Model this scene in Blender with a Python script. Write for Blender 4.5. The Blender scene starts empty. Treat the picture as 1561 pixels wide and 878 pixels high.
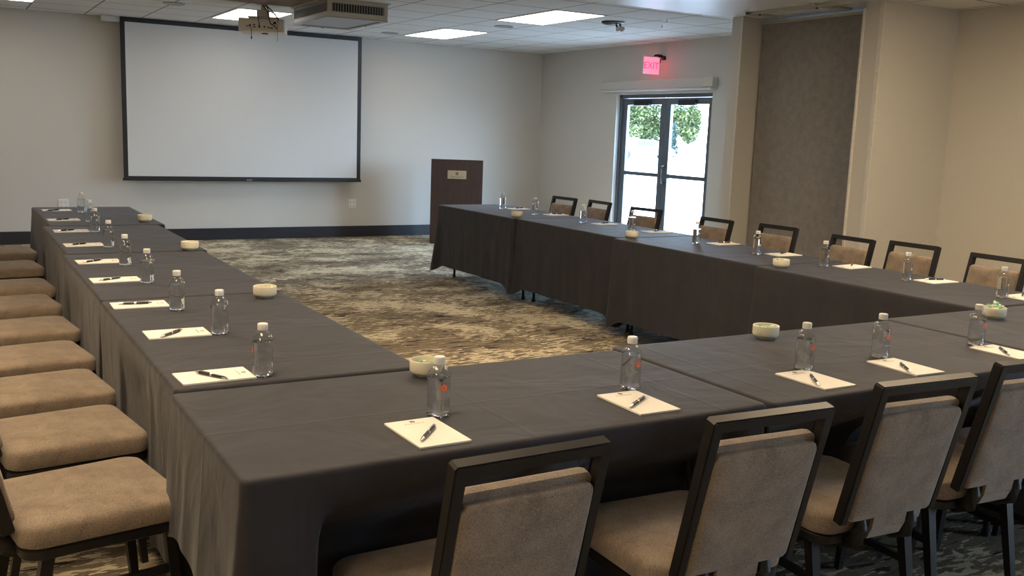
import bpy, bmesh, math, random
from mathutils import Vector, Matrix, noise
random.seed(7)
C = bpy.context.scene.collection
PI = math.pi
R = math.radians

# ---------------------------------------------------------------- materials
def new_mat(name):
    m = bpy.data.materials.new(name); m.use_nodes = True
    nt = m.node_tree
    return m, nt, nt.nodes['Principled BSDF']

def N(nt, kind, **kw):
    n = nt.nodes.new(kind)
    for k, v in kw.items():
        if k in n.inputs: n.inputs[k].default_value = v
        else: setattr(n, k, v)
    return n

def math_n(nt, op, a, b=None, c=None):
    n = nt.nodes.new('ShaderNodeMath'); n.operation = op
    for i, v in enumerate((a, b, c)):
        if v is None: continue
        if isinstance(v, (int, float)): n.inputs[i].default_value = v
        else: nt.links.new(v, n.inputs[i])
    return n.outputs[0]

def coords(nt, scale=(1, 1, 1), loc=(0, 0, 0)):
    tc = N(nt, 'ShaderNodeTexCoord'); mp = N(nt, 'ShaderNodeMapping')
    mp.inputs['Scale'].default_value = scale; mp.inputs['Location'].default_value = loc
    nt.links.new(tc.outputs['Object'], mp.inputs['Vector'])
    return mp.outputs['Vector']

def ramp(nt, fac, stops, interp='LINEAR'):
    r = N(nt, 'ShaderNodeValToRGB'); r.color_ramp.interpolation = interp
    el = r.color_ramp.elements
    while len(el) < len(stops): el.new(0.5)
    for e, (p, c) in zip(el, stops):
        e.position = p; e.color = (*c, 1) if len(c) == 3 else c
    nt.links.new(fac, r.inputs[0])
    return r.outputs[0]

def noise_n(nt, vec, scale, detail=3, rough=.55, dist=0):
    n = N(nt, 'ShaderNodeTexNoise'); n.inputs['Scale'].default_value = scale
    n.inputs['Detail'].default_value = detail; n.inputs['Roughness'].default_value = rough
    n.inputs['Distortion'].default_value = dist
    nt.links.new(vec, n.inputs['Vector'])
    return n.outputs[0]

def bump(nt, bsdf, h, strength=.3, dist=.002, prev=None):
    b = N(nt, 'ShaderNodeBump'); b.inputs['Strength'].default_value = strength
    b.inputs['Distance'].default_value = dist
    nt.links.new(h, b.inputs['Height'])
    if prev: nt.links.new(prev, b.inputs['Normal'])
    nt.links.new(b.outputs[0], bsdf.inputs['Normal'])
    return b.outputs[0]

def basic(name, col, rough=.5, metal=0, spec=.5, var=.08, nscale=40, bstr=.0, emit=None, es=0):
    m, nt, b = new_mat(name)
    b.inputs['Roughness'].default_value = rough
    b.inputs['Metallic'].default_value = metal
    b.inputs['Specular IOR Level'].default_value = spec
    n = noise_n(nt, coords(nt), nscale, 4)
    lo = tuple(c * (1 - var) for c in col); hi = tuple(min(1, c * (1 + var)) for c in col)
    nt.links.new(ramp(nt, n, [(.3, lo), (.7, hi)]), b.inputs['Base Color'])
    if bstr: bump(nt, b, n, bstr, .002)
    if emit:
        b.inputs['Emission Color'].default_value = (*emit, 1); b.inputs['Emission Strength'].default_value = es
    return m

M = {}
M['wall'] = basic('wall paint', (.62, .60, .555), .75, spec=.25, var=.012, nscale=180, bstr=.12)
M['trim_paint'] = basic('painted trim', (.66, .62, .54), .5, var=.01)
M['gypsum'] = basic('semi gloss ceiling paint', (.84, .85, .87), .34, spec=.9, var=.01, nscale=3, bstr=.05)
M['base'] = basic('dark baseboard', (.018, .019, .026), .45, var=.1)
M['black_metal'] = basic('black powder coated metal', (.014, .013, .013), .42, spec=.32, var=.1, nscale=90)
M['black_satin'] = basic('black satin border', (.012, .012, .016), .5)
M['bronze'] = basic('dark anodised aluminium', (.11, .13, .15), .38, metal=.25, var=.05)
M['white_metal'] = basic('white enamelled metal', (.66, .66, .66), .4, var=.02)
M['beige_metal'] = basic('beige enamelled metal', (.46, .45, .38), .45, var=.03)
M['grey_metal'] = basic('grey sheet metal', (.33, .345, .36), .45, metal=.2, var=.04)
M['dark_slot'] = basic('dark filter', (.035, .03, .027), .8)
M['brown_board'] = basic('brown board', (.24, .19, .165), .7, var=.06, nscale=8)
M['cream'] = basic('cream ceramic', (.80, .76, .60), .28, var=.01)
M['white_plastic'] = basic('white plastic', (.80, .80, .77), .4, var=.01)
M['projector'] = basic('projector plastic', (.66, .62, .54), .5, var=.03)
M['paper'] = basic('notepad paper', (.86, .83, .76), .7, var=.01)
M['print'] = basic('brown print', (.16, .09, .05), .7)
M['faint_print'] = basic('faint brown print', (.50, .43, .33), .7)
M['orange'] = basic('orange print', (.85, .17, .06), .5)
M['pen_black'] = basic('black pen barrel', (.02, .02, .025), .25)
M['chrome'] = basic('chrome', (.78, .78, .80), .14, metal=1, var=.02)
M['plaque'] = basic('brushed brass plaque', (.50, .44, .33), .38, metal=.6, var=.1, nscale=60)
M['engrave'] = basic('plaque engraving', (.05, .04, .02), .5)
M['mint_green'] = basic('green wrapper', (.18, .48, .22), .35)
M['mint_white'] = basic('white wrapper', (.85, .87, .83), .3)
M['outlet_slot'] = basic('outlet slots', (.12, .12, .12), .6)
M['light_trim'] = basic('light trim', (.70, .68, .62), .5)
M['concrete'] = basic('sunlit concrete', (.68, .66, .62), .9, var=.08, nscale=2)
M['bark'] = basic('bark', (.12, .09, .07), .9, var=.3, nscale=8)
M['leaf'] = basic('leaves', (.045, .055, .010), .6, var=.6, nscale=.9)
M['leaf_dark'] = basic('dark leaves', (.006, .016, .007), .6, var=.4, nscale=1.5)
M['brick'] = basic('reddish roof', (.42, .22, .16), .8)
M['blue_paint'] = basic('blue grey car paint', (.16, .24, .33), .3)
M['rubber'] = basic('black rubber', (.02, .02, .02), .8)

def fabric(name, dark, light, scale=420, bstr=.35):
    m, nt, b = new_mat(name)
    b.inputs['Roughness'].default_value = .92; b.inputs['Specular IOR Level'].default_value = .15
    b.inputs['Sheen Weight'].default_value = .25; b.inputs['Sheen Roughness'].default_value = .5
    n = noise_n(nt, coords(nt), scale, 3, .7)
    n2 = noise_n(nt, coords(nt), 16, 3)
    f = math_n(nt, 'ADD', math_n(nt, 'MULTIPLY', n, .75), math_n(nt, 'MULTIPLY', n2, .25))
    nt.links.new(ramp(nt, f, [(.36, dark), (.62, light)]), b.inputs['Base Color'])
    bump(nt, b, n, bstr, .001)
    return m
M['upholstery'] = fabric('taupe upholstery', (.105, .080, .060), (.355, .280, .214))
M['pocket_fabric'] = fabric('charcoal wall fabric', (.19, .178, .168), (.36, .335, .315), 150, .2)

# table linen
m, nt, b = new_mat('black table linen'); M['linen'] = m
b.inputs['Roughness'].default_value = .65; b.inputs['Specular IOR Level'].default_value = .18
b.inputs['Sheen Weight'].default_value = .12; b.inputs['Sheen Roughness'].default_value = .4
v = coords(nt)
nt.links.new(ramp(nt, noise_n(nt, v, 7, 4), [(.3, (.030, .030, .037)), (.7, (.037, .037, .045))]), b.inputs['Base Color'])
sx = N(nt, 'ShaderNodeSeparateXYZ'); nt.links.new(v, sx.inputs[0])
wob = math_n(nt, 'MULTIPLY', math_n(nt, 'SUBTRACT', noise_n(nt, v, 3, 2), .5), .03)
def crease(axis, period, off, width):
    a = math_n(nt, 'ADD', math_n(nt, 'ADD', sx.outputs[axis], off), wob)
    a = math_n(nt, 'PINGPONG', a, period / 2)
    return math_n(nt, 'SUBTRACT', 1.0, math_n(nt, 'MINIMUM', math_n(nt, 'DIVIDE', a, width), 1.0))
cr = math_n(nt, 'ADD', crease(0, .62, .02, .012), crease(1, .50, .03, .012))
cr = math_n(nt, 'ADD', cr, crease(2, .8, .33, .010))
p = bump(nt, b, cr, .22, .003)
wr = noise_n(nt, v, 3.2, 3, .5, .6)
p = bump(nt, b, wr, .45, .03, p)
bump(nt, b, noise_n(nt, v, 900, 2), .2, .0006, p)

# projection fabric
M['screen'] = basic('projection fabric', (.68, .70, .71), .8, var=.005)

# dark wood laminate
m, nt, b = new_mat('dark walnut laminate'); M['walnut'] = m
b.inputs['Roughness'].default_value = .42
n = noise_n(nt, coords(nt, (9, 9, .8)), 8, 5, .6, .8)
nt.links.new(ramp(nt, n, [(.3, (.028, .015, .012)), (.7, (.055, .028, .022))]), b.inputs['Base Color'])

# carpet
m, nt, b = new_mat('distressed carpet'); M['carpet'] = m
b.inputs['Roughness'].default_value = .95; b.inputs['Specular IOR Level'].default_value = .1
v = coords(nt)
sx = N(nt, 'ShaderNodeSeparateXYZ'); nt.links.new(v, sx.inputs[0])
px = math_n(nt, 'FLOOR', math_n(nt, 'DIVIDE', sx.outputs[0], .25))
wn = N(nt, 'ShaderNodeTexWhiteNoise', noise_dimensions='1D'); nt.links.new(px, wn.inputs['W'])
py = math_n(nt, 'FLOOR', math_n(nt, 'ADD', sx.outputs[1], math_n(nt, 'MULTIPLY', wn.outputs[0], 1.0)))
cb = N(nt, 'ShaderNodeCombineXYZ'); nt.links.new(px, cb.inputs[0]); nt.links.new(py, cb.inputs[1])
wn2 = N(nt, 'ShaderNodeTexWhiteNoise', noise_dimensions='2D'); nt.links.new(cb.outputs[0], wn2.inputs['Vector'])
# each plank shifts its pattern
va = N(nt, 'ShaderNodeVectorMath', operation='MULTIPLY_ADD')
nt.links.new(wn2.outputs['Color'], va.inputs[0]); va.inputs[1].default_value = (.10, .12, 0); nt.links.new(v, va.inputs[2])
def mapped(scale):
    mp = N(nt, 'ShaderNodeMapping'); mp.inputs['Scale'].default_value = scale
    nt.links.new(va.outputs[0], mp.inputs['Vector']); return mp.outputs[0]
dash = noise_n(nt, mapped((10, 38, 1)), 1.0, 3.5, .6, .35)
dash2 = noise_n(nt, mapped((5, 19, 3)), 1.0, 4, .62, .5)
patch = noise_n(nt, mapped((1.5, 1.9, 1)), 1.0, 3, .55, .3)
tone = noise_n(nt, mapped((2.2, 7, 7)), 1.0, 4, .6, .3)
fine = noise_n(nt, mapped((1, 1, 1)), 160, 2)
base_c = ramp(nt, tone, [(.36, (.15, .12, .088)), (.47, (.235, .19, .132)), (.60, (.30, .245, .17))])
cm_ = math_n(nt, 'ADD', math_n(nt, 'ADD', dash, math_n(nt, 'MULTIPLY', math_n(nt, 'SUBTRACT', patch, .5), .75)), math_n(nt, 'MULTIPLY', math_n(nt, 'SUBTRACT', wn2.outputs[0], .5), .06))
cm_ = ramp(nt, cm_, [(.535, (0, 0, 0)), (.555, (1, 1, 1))])
dm_ = math_n(nt, 'SUBTRACT', dash2, math_n(nt, 'MULTIPLY', math_n(nt, 'SUBTRACT', patch, .5), .35))
dm_ = ramp(nt, dm_, [(.60, (0, 0, 0)), (.63, (1, 1, 1))])
m1 = N(nt, 'ShaderNodeMix', data_type='RGBA'); nt.links.new(cm_, m1.inputs[0]); nt.links.new(base_c, m1.inputs[6]); m1.inputs[7].default_value = (.74, .65, .46, 1)
m2 = N(nt, 'ShaderNodeMix', data_type='RGBA'); nt.links.new(dm_, m2.inputs[0]); nt.links.new(m1.outputs[2], m2.inputs[6]); m2.inputs[7].default_value = (.060, .053, .052, 1)
col = m2.outputs[2]
mx = N(nt, 'ShaderNodeMix', data_type='RGBA', blend_type='MULTIPLY'); mx.inputs[0].default_value = .35
nt.links.new(col, mx.inputs[6]); nt.links.new(ramp(nt, fine, [(.3, (.5, .5, .5)), (.7, (1, 1, 1))]), mx.inputs[7])
nt.links.new(mx.outputs[2], b.inputs['Base Color'])
bump(nt, b, fine, .5, .003)

# ceiling tiles with T-bar joints on a 0.61 m grid
m, nt, b = new_mat('acoustic ceiling tiles'); M['tiles'] = m
b.inputs['Roughness'].default_value = .9; b.inputs['Specular IOR Level'].default_value = .2
v = coords(nt)
sx = N(nt, 'ShaderNodeSeparateXYZ'); nt.links.new(v, sx.inputs[0])
def joint(axis, off, w):
    a = math_n(nt, 'PINGPONG', math_n(nt, 'SUBTRACT', sx.outputs[axis], off), .305)
    return math_n(nt, 'LESS_THAN', a, w)
jx = math_n(nt, 'MAXIMUM', joint(0, .905 - .61 * 20, .0075), joint(1, 8.15 - .61 * 40, .009))
n = noise_n(nt, v, 90, 4, .7)
tile = ramp(nt, n, [(.35, (.68, .69, .69)), (.55, (.80, .81, .81))])
mx = N(nt, 'ShaderNodeMix', data_type='RGBA'); nt.links.new(jx, mx.inputs[0])
nt.links.new(tile, mx.inputs[6]); mx.inputs[7].default_value = (.16, .16, .16, 1)
nt.links.new(mx.outputs[2], b.inputs['Base Color'])
bump(nt, b, n, .5, .003)

def emitter(name, col, s):
    m, nt, b = new_mat(name)
    b.inputs['Base Color'].default_value = (.8, .8, .8, 1)
    b.inputs['Emission Color'].default_value = (*col, 1); b.inputs['Emission Strength'].default_value = s
    return m
FAR_L, NEAR_L = 5.5, 19.0
M['lamp'] = emitter('lit diffuser', (1.0, .91, .81), FAR_L)
M['lamp_warm'] = emitter('lit warm diffuser', (1.0, .76, .49), NEAR_L)
M['exit_red'] = emitter('edge lit red acrylic', (1.0, .10, .16), 2.6)
M['exit_red'].node_tree.nodes['Principled BSDF'].inputs['Base Color'].default_value = (.8, .1, .15, 1)
M['exit_letter'] = emitter('exit letters', (1.0, .02, .10), 1.6)
M['exit_letter'].node_tree.nodes['Principled BSDF'].inputs['Base Color'].default_value = (.8, .03, .08, 1)

# clear plastic bottle wall, window glass, water
def thin_glass(name, ior, tint=(1, 1, 1)):
    m, nt, b = new_mat(name); nt.nodes.remove(b)
    out = nt.nodes['Material Output']
    t = N(nt, 'ShaderNodeBsdfTransparent'); t.inputs[0].default_value = (*tint, 1)
    g = N(nt, 'ShaderNodeBsdfGlossy'); g.inputs['Roughness'].default_value = .04
    lw = N(nt, 'ShaderNodeLayerWeight'); lw.inputs[0].default_value = .5
    f0 = ((ior - 1) / (ior + 1)) ** 2
    fac = math_n(nt, 'ADD', math_n(nt, 'MULTIPLY', math_n(nt, 'POWER', lw.outputs['Facing'], 5.0), 1 - f0), f0)
    mx = N(nt, 'ShaderNodeMixShader')
    nt.links.new(fac, mx.inputs[0]); nt.links.new(t.outputs[0], mx.inputs[1]); nt.links.new(g.outputs[0], mx.inputs[2])
    nt.links.new(mx.outputs[0], out.inputs[0])
    return m
M['bottle'] = thin_glass('clear plastic', 1.75, (.96, .97, .97))
M['glass'] = thin_glass('window glass', 1.35, (.93, .95, .95))
m, nt, b = new_mat('water'); M['water'] = m
b.inputs['Base Color'].default_value = (.97, .98, 1, 1); b.inputs['Roughness'].default_value = .0
b.inputs['Transmission Weight'].default_value = 1; b.inputs['IOR'].default_value = 1.33

# ---------------------------------------------------------------- mesh helpers
def link(name, bm, mat, parent=None, smooth=False, mats=None):
    bmesh.ops.recalc_face_normals(bm, faces=bm.faces)
    me = bpy.data.meshes.new(name); bm.to_mesh(me); bm.free()
    for mm in (mats or [mat]): me.materials.append(mm)
    if smooth:
        me.shade_smooth()
        me.set_sharp_from_angle(angle=R(40))
    o = bpy.data.objects.new(name, me); C.objects.link(o)
    if parent: o.parent = parent
    return o

def box(bm, x0, x1, y0, y1, z0, z1, bev=0, seg=2):
    r = bmesh.ops.create_cube(bm, size=1)
    vs = r['verts']
    bmesh.ops.scale(bm, vec=(x1 - x0, y1 - y0, z1 - z0), verts=vs)
    bmesh.ops.translate(bm, vec=((x0 + x1) / 2, (y0 + y1) / 2, (z0 + z1) / 2), verts=vs)
    if bev:
        es = list({e for vv in vs for e in vv.link_edges})
        bmesh.ops.bevel(bm, geom=es, offset=bev, segments=seg, affect='EDGES', profile=.5)

def bar(bm, a, b2, w0, w1=None, d0=None, d1=None, up=Vector((0, 1, 0))):
    """tapered square bar from a to b2"""
    a, b2 = Vector(a), Vector(b2); w1 = w1 or w0; d0 = d0 or w0; d1 = d1 or w1
    t = (b2 - a).normalized(); s = t.cross(up).normalized(); u = s.cross(t)
    vs = []
    for p_, w, d in ((a, w0, d0), (b2, w1, d1)):
        for i, j in ((-1, -1), (1, -1), (1, 1), (-1, 1)):
            vs.append(bm.verts.new(p_ + s * i * w / 2 + u * j * d / 2))
    for f_ in ((0, 1, 2, 3), (4, 5, 6, 7), (0, 1, 5, 4), (1, 2, 6, 5), (2, 3, 7, 6), (3, 0, 4, 7)):
        bm.faces.new([vs[i] for i in f_])

def tube(bm, pts, r, seg=10, caps=True):
    pts = [Vector(p_) for p_ in pts]; rings = []
    for i, p_ in enumerate(pts):
        t = (pts[min(i + 1, len(pts) - 1)] - pts[max(i - 1, 0)]).normalized()
        ref = Vector((0, 0, 1)) if abs(t.z) < .9 else Vector((1, 0, 0))
        s = t.cross(ref).normalized(); u = s.cross(t)
        rr = r[i] if isinstance(r, (list, tuple)) else r
        rings.append([bm.verts.new(p_ + (s * math.cos(2 * PI * k / seg) + u * math.sin(2 * PI * k / seg)) * rr) for k in range(seg)])
    for a, b2 in zip(rings, rings[1:]):
        for k in range(seg): bm.faces.new((a[k], a[(k + 1) % seg], b2[(k + 1) % seg], b2[k]))
    if caps: bm.faces.new(rings[0]); bm.faces.new(rings[-1])

def lathe(bm, prof, seg=28, c=(0, 0, 0), close=True):
    rings = []
    for r_, z in prof:
        if r_ < 1e-5: rings.append([bm.verts.new((c[0], c[1], c[2] + z))])
        else: rings.append([bm.verts.new((c[0] + r_ * math.cos(2 * PI * k / seg), c[1] + r_ * math.sin(2 * PI * k / seg), c[2] + z)) for k in range(seg)])
    for a, b2 in zip(rings, rings[1:]):
        for k in range(seg):
            q = [a[k % len(a)], a[(k + 1) % len(a)], b2[(k + 1) % len(b2)], b2[k % len(b2)]]
            q = list(dict.fromkeys(q))
            if len(q) >= 3: bm.faces.new(q)

def rr_outline(hx, hy, r_, n=8):
    pts = []
    for cx, cy, a0 in ((hx - r_, hy - r_, 0), (-hx + r_, hy - r_, 90), (-hx + r_, -hy + r_, 180), (hx - r_, -hy + r_, 270)):
        for k in range(n + 1):
            a = R(a0 + 90 * k / n); pts.append((cx + r_ * math.cos(a), cy + r_ * math.sin(a)))
    return pts

def loft(bm, hx, hy, r_, layers, n=6, shift=(0, 0), taper=None):
    """stack of rounded rectangles; layers = (z, inset)"""
    rings = []
    for z, ins in layers:
        o = rr_outline(hx - ins, hy - ins, max(r_ - ins * .5, .004), n)
        rings.append([bm.verts.new((x * (taper(y) if taper else 1) + shift[0], y + shift[1], z)) for x, y in o])
    for a, b2 in zip(rings, rings[1:]):
        k = len(a)
        for i in range(k): bm.faces.new((a[i], a[(i + 1) % k], b2[(i + 1) % k], b2[i]))
    bm.faces.new(rings[0]); bm.faces.new(rings[-1])

def tag(o, label, cat, group=None, kind=None):
    o['label'] = label; o['category'] = cat
    if group: o['group'] = group
    if kind: o['kind'] = kind
    return o

def empty(name, label, cat, loc=(0, 0, 0), rz=0, group=None):
    o = bpy.data.objects.new(name, None); C.objects.link(o); o.empty_display_size = .1
    o.location = loc; o.rotation_euler = (0, 0, rz)
    return tag(o, label, cat, group)

def struct(name, bm, mat, label=None, parent=None, smooth=False):
    o = link(name, bm, mat, parent, smooth)
    if not parent: o['kind'] = 'structure'
    if label: o['label'] = label
    return o

def copy_tree(o, parent=None):
    c = o.copy(); C.objects.link(c); c.parent = parent
    for ch in list(o.children): copy_tree(ch, c)
    return c

def place(proto, used, loc, rz, label, group=None):
    o = proto if not used else copy_tree(proto)
    o.location = loc; o.rotation_euler = (0, 0, rz); o['label'] = label
    if group: o['group'] = group
    return o

def text_bm(s, size, font_spacing=1.0):
    cu = bpy.data.curves.new('lettering', 'FONT'); cu.body = s; cu.size = size
    cu.align_x = 'CENTER'; cu.align_y = 'CENTER'; cu.extrude = .0004; cu.space_character = font_spacing
    ob = bpy.data.objects.new('lettering', cu); C.objects.link(ob)
    dg = bpy.context.evaluated_depsgraph_get(); dg.update()
    me = bpy.data.meshes.new_from_object(ob.evaluated_get(dg))
    bm = bmesh.new(); bm.from_mesh(me)
    bpy.data.objects.remove(ob); bpy.data.curves.remove(cu); bpy.data.meshes.remove(me)
    return bm

def petals(bm, n, r_, w, thick=.0004, z=0, c=(0, 0)):
    """small flower mark lying in the xy plane"""
    for k in range(n):
        a = 2 * PI * k / n + PI / 2
        d = Vector((math.cos(a), math.sin(a), 0)); s = Vector((-d.y, d.x, 0)); o = Vector((c[0], c[1], z))
        prof = [(.12, 0), (.45, .8), (.75, .75), (1, 0), (.75, -.75), (.45, -.8)]
        lo = [bm.verts.new(o + d * r_ * p_ + s * w * q / 2) for p_, q in prof]
        hi = [bm.verts.new(v_.co + Vector((0, 0, thick))) for v_ in lo]
        bm.faces.new(lo); bm.faces.new(hi)
        for i in range(6): bm.faces.new((lo[i], lo[(i + 1) % 6], hi[(i + 1) % 6], hi[i]))

# ---------------------------------------------------------------- the room
H = 2.70
XL, XR, XN, YB, YF = -3.0, 7.88, 7.69, 12.70, -3.0
YC0, YC1 = 5.55, 7.34          # the thick partition line between the two halves
bm = bmesh.new(); box(bm, XL, XR + .25, YF, YB + .1, -.1, 0); struct('floor', bm, M['carpet'], 'patterned carpet floor in cream, taupe and charcoal')
bm = bmesh.new(); box(bm, XL, XR + .1, YC1 + .06, YB, H, H + .1); box(bm, XL, XN + .1, YF, YC0, H, H + .1)
struct('ceiling', bm, M['tiles'], 'acoustic tile ceiling on a square grid')
bm = bmesh.new(); box(bm, XL, XR + .1, YC0, YC1 + .06, H - .004, H + .1)
struct('trim_1', bm, M['gypsum'], 'smooth painted ceiling band between the two halves of the room')
bm = bmesh.new(); box(bm, XL - .1, XR + .2, YB, YB + .1, 0, H); struct('wall_back', bm, M['wall'], 'pale grey wall behind the screen')
bm = bmesh.new(); box(bm, XL - .1, XL, YF, YB, 0, H); struct('wall_left', bm, M['wall'])
bm = bmesh.new(); box(bm, XL - .1, XN + .1, YF - .1, YF, 0, H); struct('wall_front', bm, M['wall'])

DY0, DY1, DZ = 8.86, 10.76, 2.065
def wall_with_door(bm, x0, x1, ya, yb, d0, d1, dz):
    box(bm, x0, x1, ya, d0, 0, H); box(bm, x0, x1, d1, yb, 0, H); box(bm, x0, x1, d0, d1, dz, H)
bm = bmesh.new(); wall_with_door(bm, XR, XR + .2, YC1 - .15, YB, DY0, DY1, DZ); struct('wall_right', bm, M['wall'], 'grey wall with the glass double door')
NY0, NY1 = -2.4, -.8
bm = bmesh.new(); wall_with_door(bm, XN, XN + .2, YF, YC0, NY0, NY1, 2.2)
struct('wall_right_near', bm, M['wall'], 'beige wall right of the partition pocket')
# column 2: the wall that turns towards the room, and column 1 by the door wall
bm = bmesh.new()
box(bm, 6.72, XN + .1, YC0, 5.75, 0, H); struct('wall_pocket_near', bm, M['wall'], 'beige return wall in front of the partition pocket')
bm = bmesh.new(); box(bm, 6.72, XR, 7.19, YC1, 0, H); struct('wall_pocket_far', bm, M['wall'], 'narrow wall end between pocket and door wall')
bm = bmesh.new(); box(bm, XR - .02, XR + .1, 5.75, 7.19, 0, H); struct('wall_pocket_back', bm, M['wall'])
# thin corner beads
bm = bmesh.new(); box(bm, 6.712, 6.722, 5.545, 5.585, 0, H - .004, .002); struct('trim_2', bm, M['light_trim'], 'pale corner bead on the near pocket edge')
bm = bmesh.new(); box(bm, 6.712, 6.722, 7.188, 7.206, 0, H - .004, .002); struct('trim_3', bm, M['light_trim'], 'pale corner bead on the far pocket edge')
bm = bmesh.new(); box(bm, 6.70, 6.722, 5.735, 5.752, 0, H - .06, .002); struct('trim_4', bm, M['light_trim'], 'rubbery edge strip beside the charcoal panel')
# baseboards
def baseboard(name, *b4):
    bm = bmesh.new(); box(bm, *b4, 0, .15, .004); struct(name, bm, M['base'], 'tall black baseboard')
baseboard('baseboard_back', XL, XR, YB - .018, YB)
bm = bmesh.new(); box(bm, XR - .018, XR, YC1, DY0 - .03, 0, .15); box(bm, XR - .018, XR, DY1 + .03, YB, 0, .15); struct('baseboard_right', bm, M['base'])
bm = bmesh.new(); box(bm, XN - .018, XN, YF, NY0, 0, .15); box(bm, XN - .018, XN, NY1, YC0, 0, .15); struct('baseboard_right_near', bm, M['base'])
baseboard('baseboard_pocket', 6.72, XN, YC0 - .018, YC0)

# sliding partition parked in its pocket
t = empty('partition_panel', 'tall charcoal fabric sliding partition panel parked between the two pocket walls', 'partition', (6.98, 6.47, 0))
bm = bmesh.new(); box(bm, -.02, .06, -.70, .70, .02, 2.635, .004); link('fabric_panel', bm, M['pocket_fabric'], t)
bm = bmesh.new(); box(bm, -.03, .07, -.715, .715, 2.635, 2.662, .003); link('top_rail', bm, M['beige_metal'], t)
bm = bmesh.new(); box(bm, -.025, .065, -.712, -.70, .02, 2.635); link('edge_strip', bm, M['light_trim'], t)
bm = bmesh.new(); box(bm, -.02, .06, -.7, .7, 0, .02); link('bottom_seal', bm, M['rubber'], t)
t = empty('ceiling_track', 'pale metal partition track frame on the ceiling above the pocket', 'track', (6.5, 6.5, H - .004))
bm = bmesh.new()
box(bm, .03, .075, -.72, .46, -.03, 0, .004); link('track_rail', bm, M['beige_metal'], t)
bm = bmesh.new(); box(bm, .03, .45, .40, .47, -.026, 0, .004); link('cross_rail', bm, M['beige_metal'], t)
bm = bmesh.new(); box(bm, -.02, .45, -.42, -.35, -.022, 0, .004); link('cross_rail', bm, M['beige_metal'], t)
for y in (.30, -.38):
    bm = bmesh.new(); lathe(bm, [(0, -.04), (.012, -.04), (.012, -.02), (0, -.02)], 10, (.05, y, 0)); link('bolt', bm, M['black_metal'], t)

# ---------------------------------------------------------------- glass doors
def double_door(name, x, y0, y1, zt, label, lever=True):
    """leaves in an aluminium frame set x metres along, facing -X; root is structure"""
    bm = bmesh.new(); d = .055
    box(bm, 0, .10, y0, y0 + .045, 0, zt); box(bm, 0, .10, y1 - .045, y1, 0, zt); box(bm, 0, .10, y0, y1, zt - .045, zt)
    root = struct(name, bm, M['bronze'], label); root.location = (x, 0, 0)
    ym = (y0 + y1) / 2
    for (a, b2, hy) in ((y0 + .05, ym - .004, ym - .055), (ym + .004, y1 - .05, ym + .055)):
        bm = bmesh.new(); s = .095
        box(bm, .02, .065, a, a + s, .01, zt - .05, .003); box(bm, .02, .065, b2 - s, b2, .01, zt - .05, .003)
        box(bm, .02, .065, a + s, b2 - s, .01, .22); box(bm, .02, .065, a + s, b2 - s, zt - .13, zt - .05)
        box(bm, .015, .07, a + s, b2 - s, 1.01, 1.06, .003)
        leaf = link('door_leaf', bm, M['bronze'], root)
        bm = bmesh.new(); box(bm, .040, .046, a + s, b2 - s, .22, 1.01); box(bm, .040, .046, a + s, b2 - s, 1.06, zt - .13)
        link('glass_pane', bm, M['glass'], leaf)
        bm = bmesh.new(); c_ = (a + b2) / 2
        box(bm, -.03, .02, c_ - .16, c_ + .16, zt - .145, zt - .075, .006); link('door_closer', bm, M['black_metal'], leaf)
    if lever:
        bm = bmesh.new(); hy = ym - .055
        tube(bm, [(.02, hy, 1.16), (-.02, hy, 1.16), (-.045, hy - .005, 1.15), (-.055, hy - .008, 1.12), (-.055, hy - .008, .98), (-.045, hy - .005, .95), (-.02, hy, .94), (.02, hy, .94)], .011)
        link('pull_handle', bm, M['black_metal'], root, True)
    return root
double_door('door_1', XR + .06, DY0, DY1, DZ, 'glazed double door in a dark aluminium frame')
double_door('door_2', XN + .06, NY0, NY1, 2.2, 'glazed double door in the near right wall')
# valance over the door
t = empty('blind_cassette', 'long white roller blind cassette fixed over the glass double door', 'blind', (XR, 9.9, 2.1))
bm = bmesh.new(); box(bm, -.075, 0, -1.12, 1.12, .022, .135, .008); link('cassette', bm, M['wall'], t)
bm = bmesh.new(); box(bm, -.09, -.005, -1.10, 1.12, 0, .022, .004); link('bottom_bar', bm, M['white_metal'], t)
bm = bmesh.new(); box(bm, -.095, -.075, -1.13, -.98, .03, .14, .004); link('end_cap', bm, M['trim_paint'], t)

# ---------------------------------------------------------------- exit sign
t = empty('exit_sign', 'red glowing exit sign on a black bracket above the door blind', 'exit sign', (XR, 9.85, 2.30))
bm = bmesh.new(); box(bm, -.285, -.04, -.004, .004, 0, .205); pan = link('acrylic_panel', bm, M['exit_red'], t)
bm = text_bm('EXIT', .115, 1.0); bmesh.ops.rotate(bm, matrix=Matrix.Rotation(PI / 2, 3, 'X'), verts=bm.verts); bmesh.ops.translate(bm, vec=(-.1625, -.006, .10), verts=bm.verts)
link('lettering', bm, M['exit_letter'], t)
bm = bmesh.new(); box(bm, -.29, 0, -.012, .012, .205, .218, .002); box(bm, -.293, -.285, -.01, .01, .0, .215)
link('top_channel', bm, M['white_metal'], t)
bm = bmesh.new(); tube(bm, [(-.13, -.012, .225), (-.09, -.014, .237), (-.03, -.012, .237), (0, 0, .235)], .011)
tube(bm, [(-.02, -.04, .20), (-.02, -.085, .20)], .026, 14); tube(bm, [(-.035, -.02, .19), (-.04, -.02, .14)], .006); box(bm, -.06, 0, -.05, .03, .212, .232, .004)
link('bracket', bm, M['black_metal'], t, True)

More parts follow.
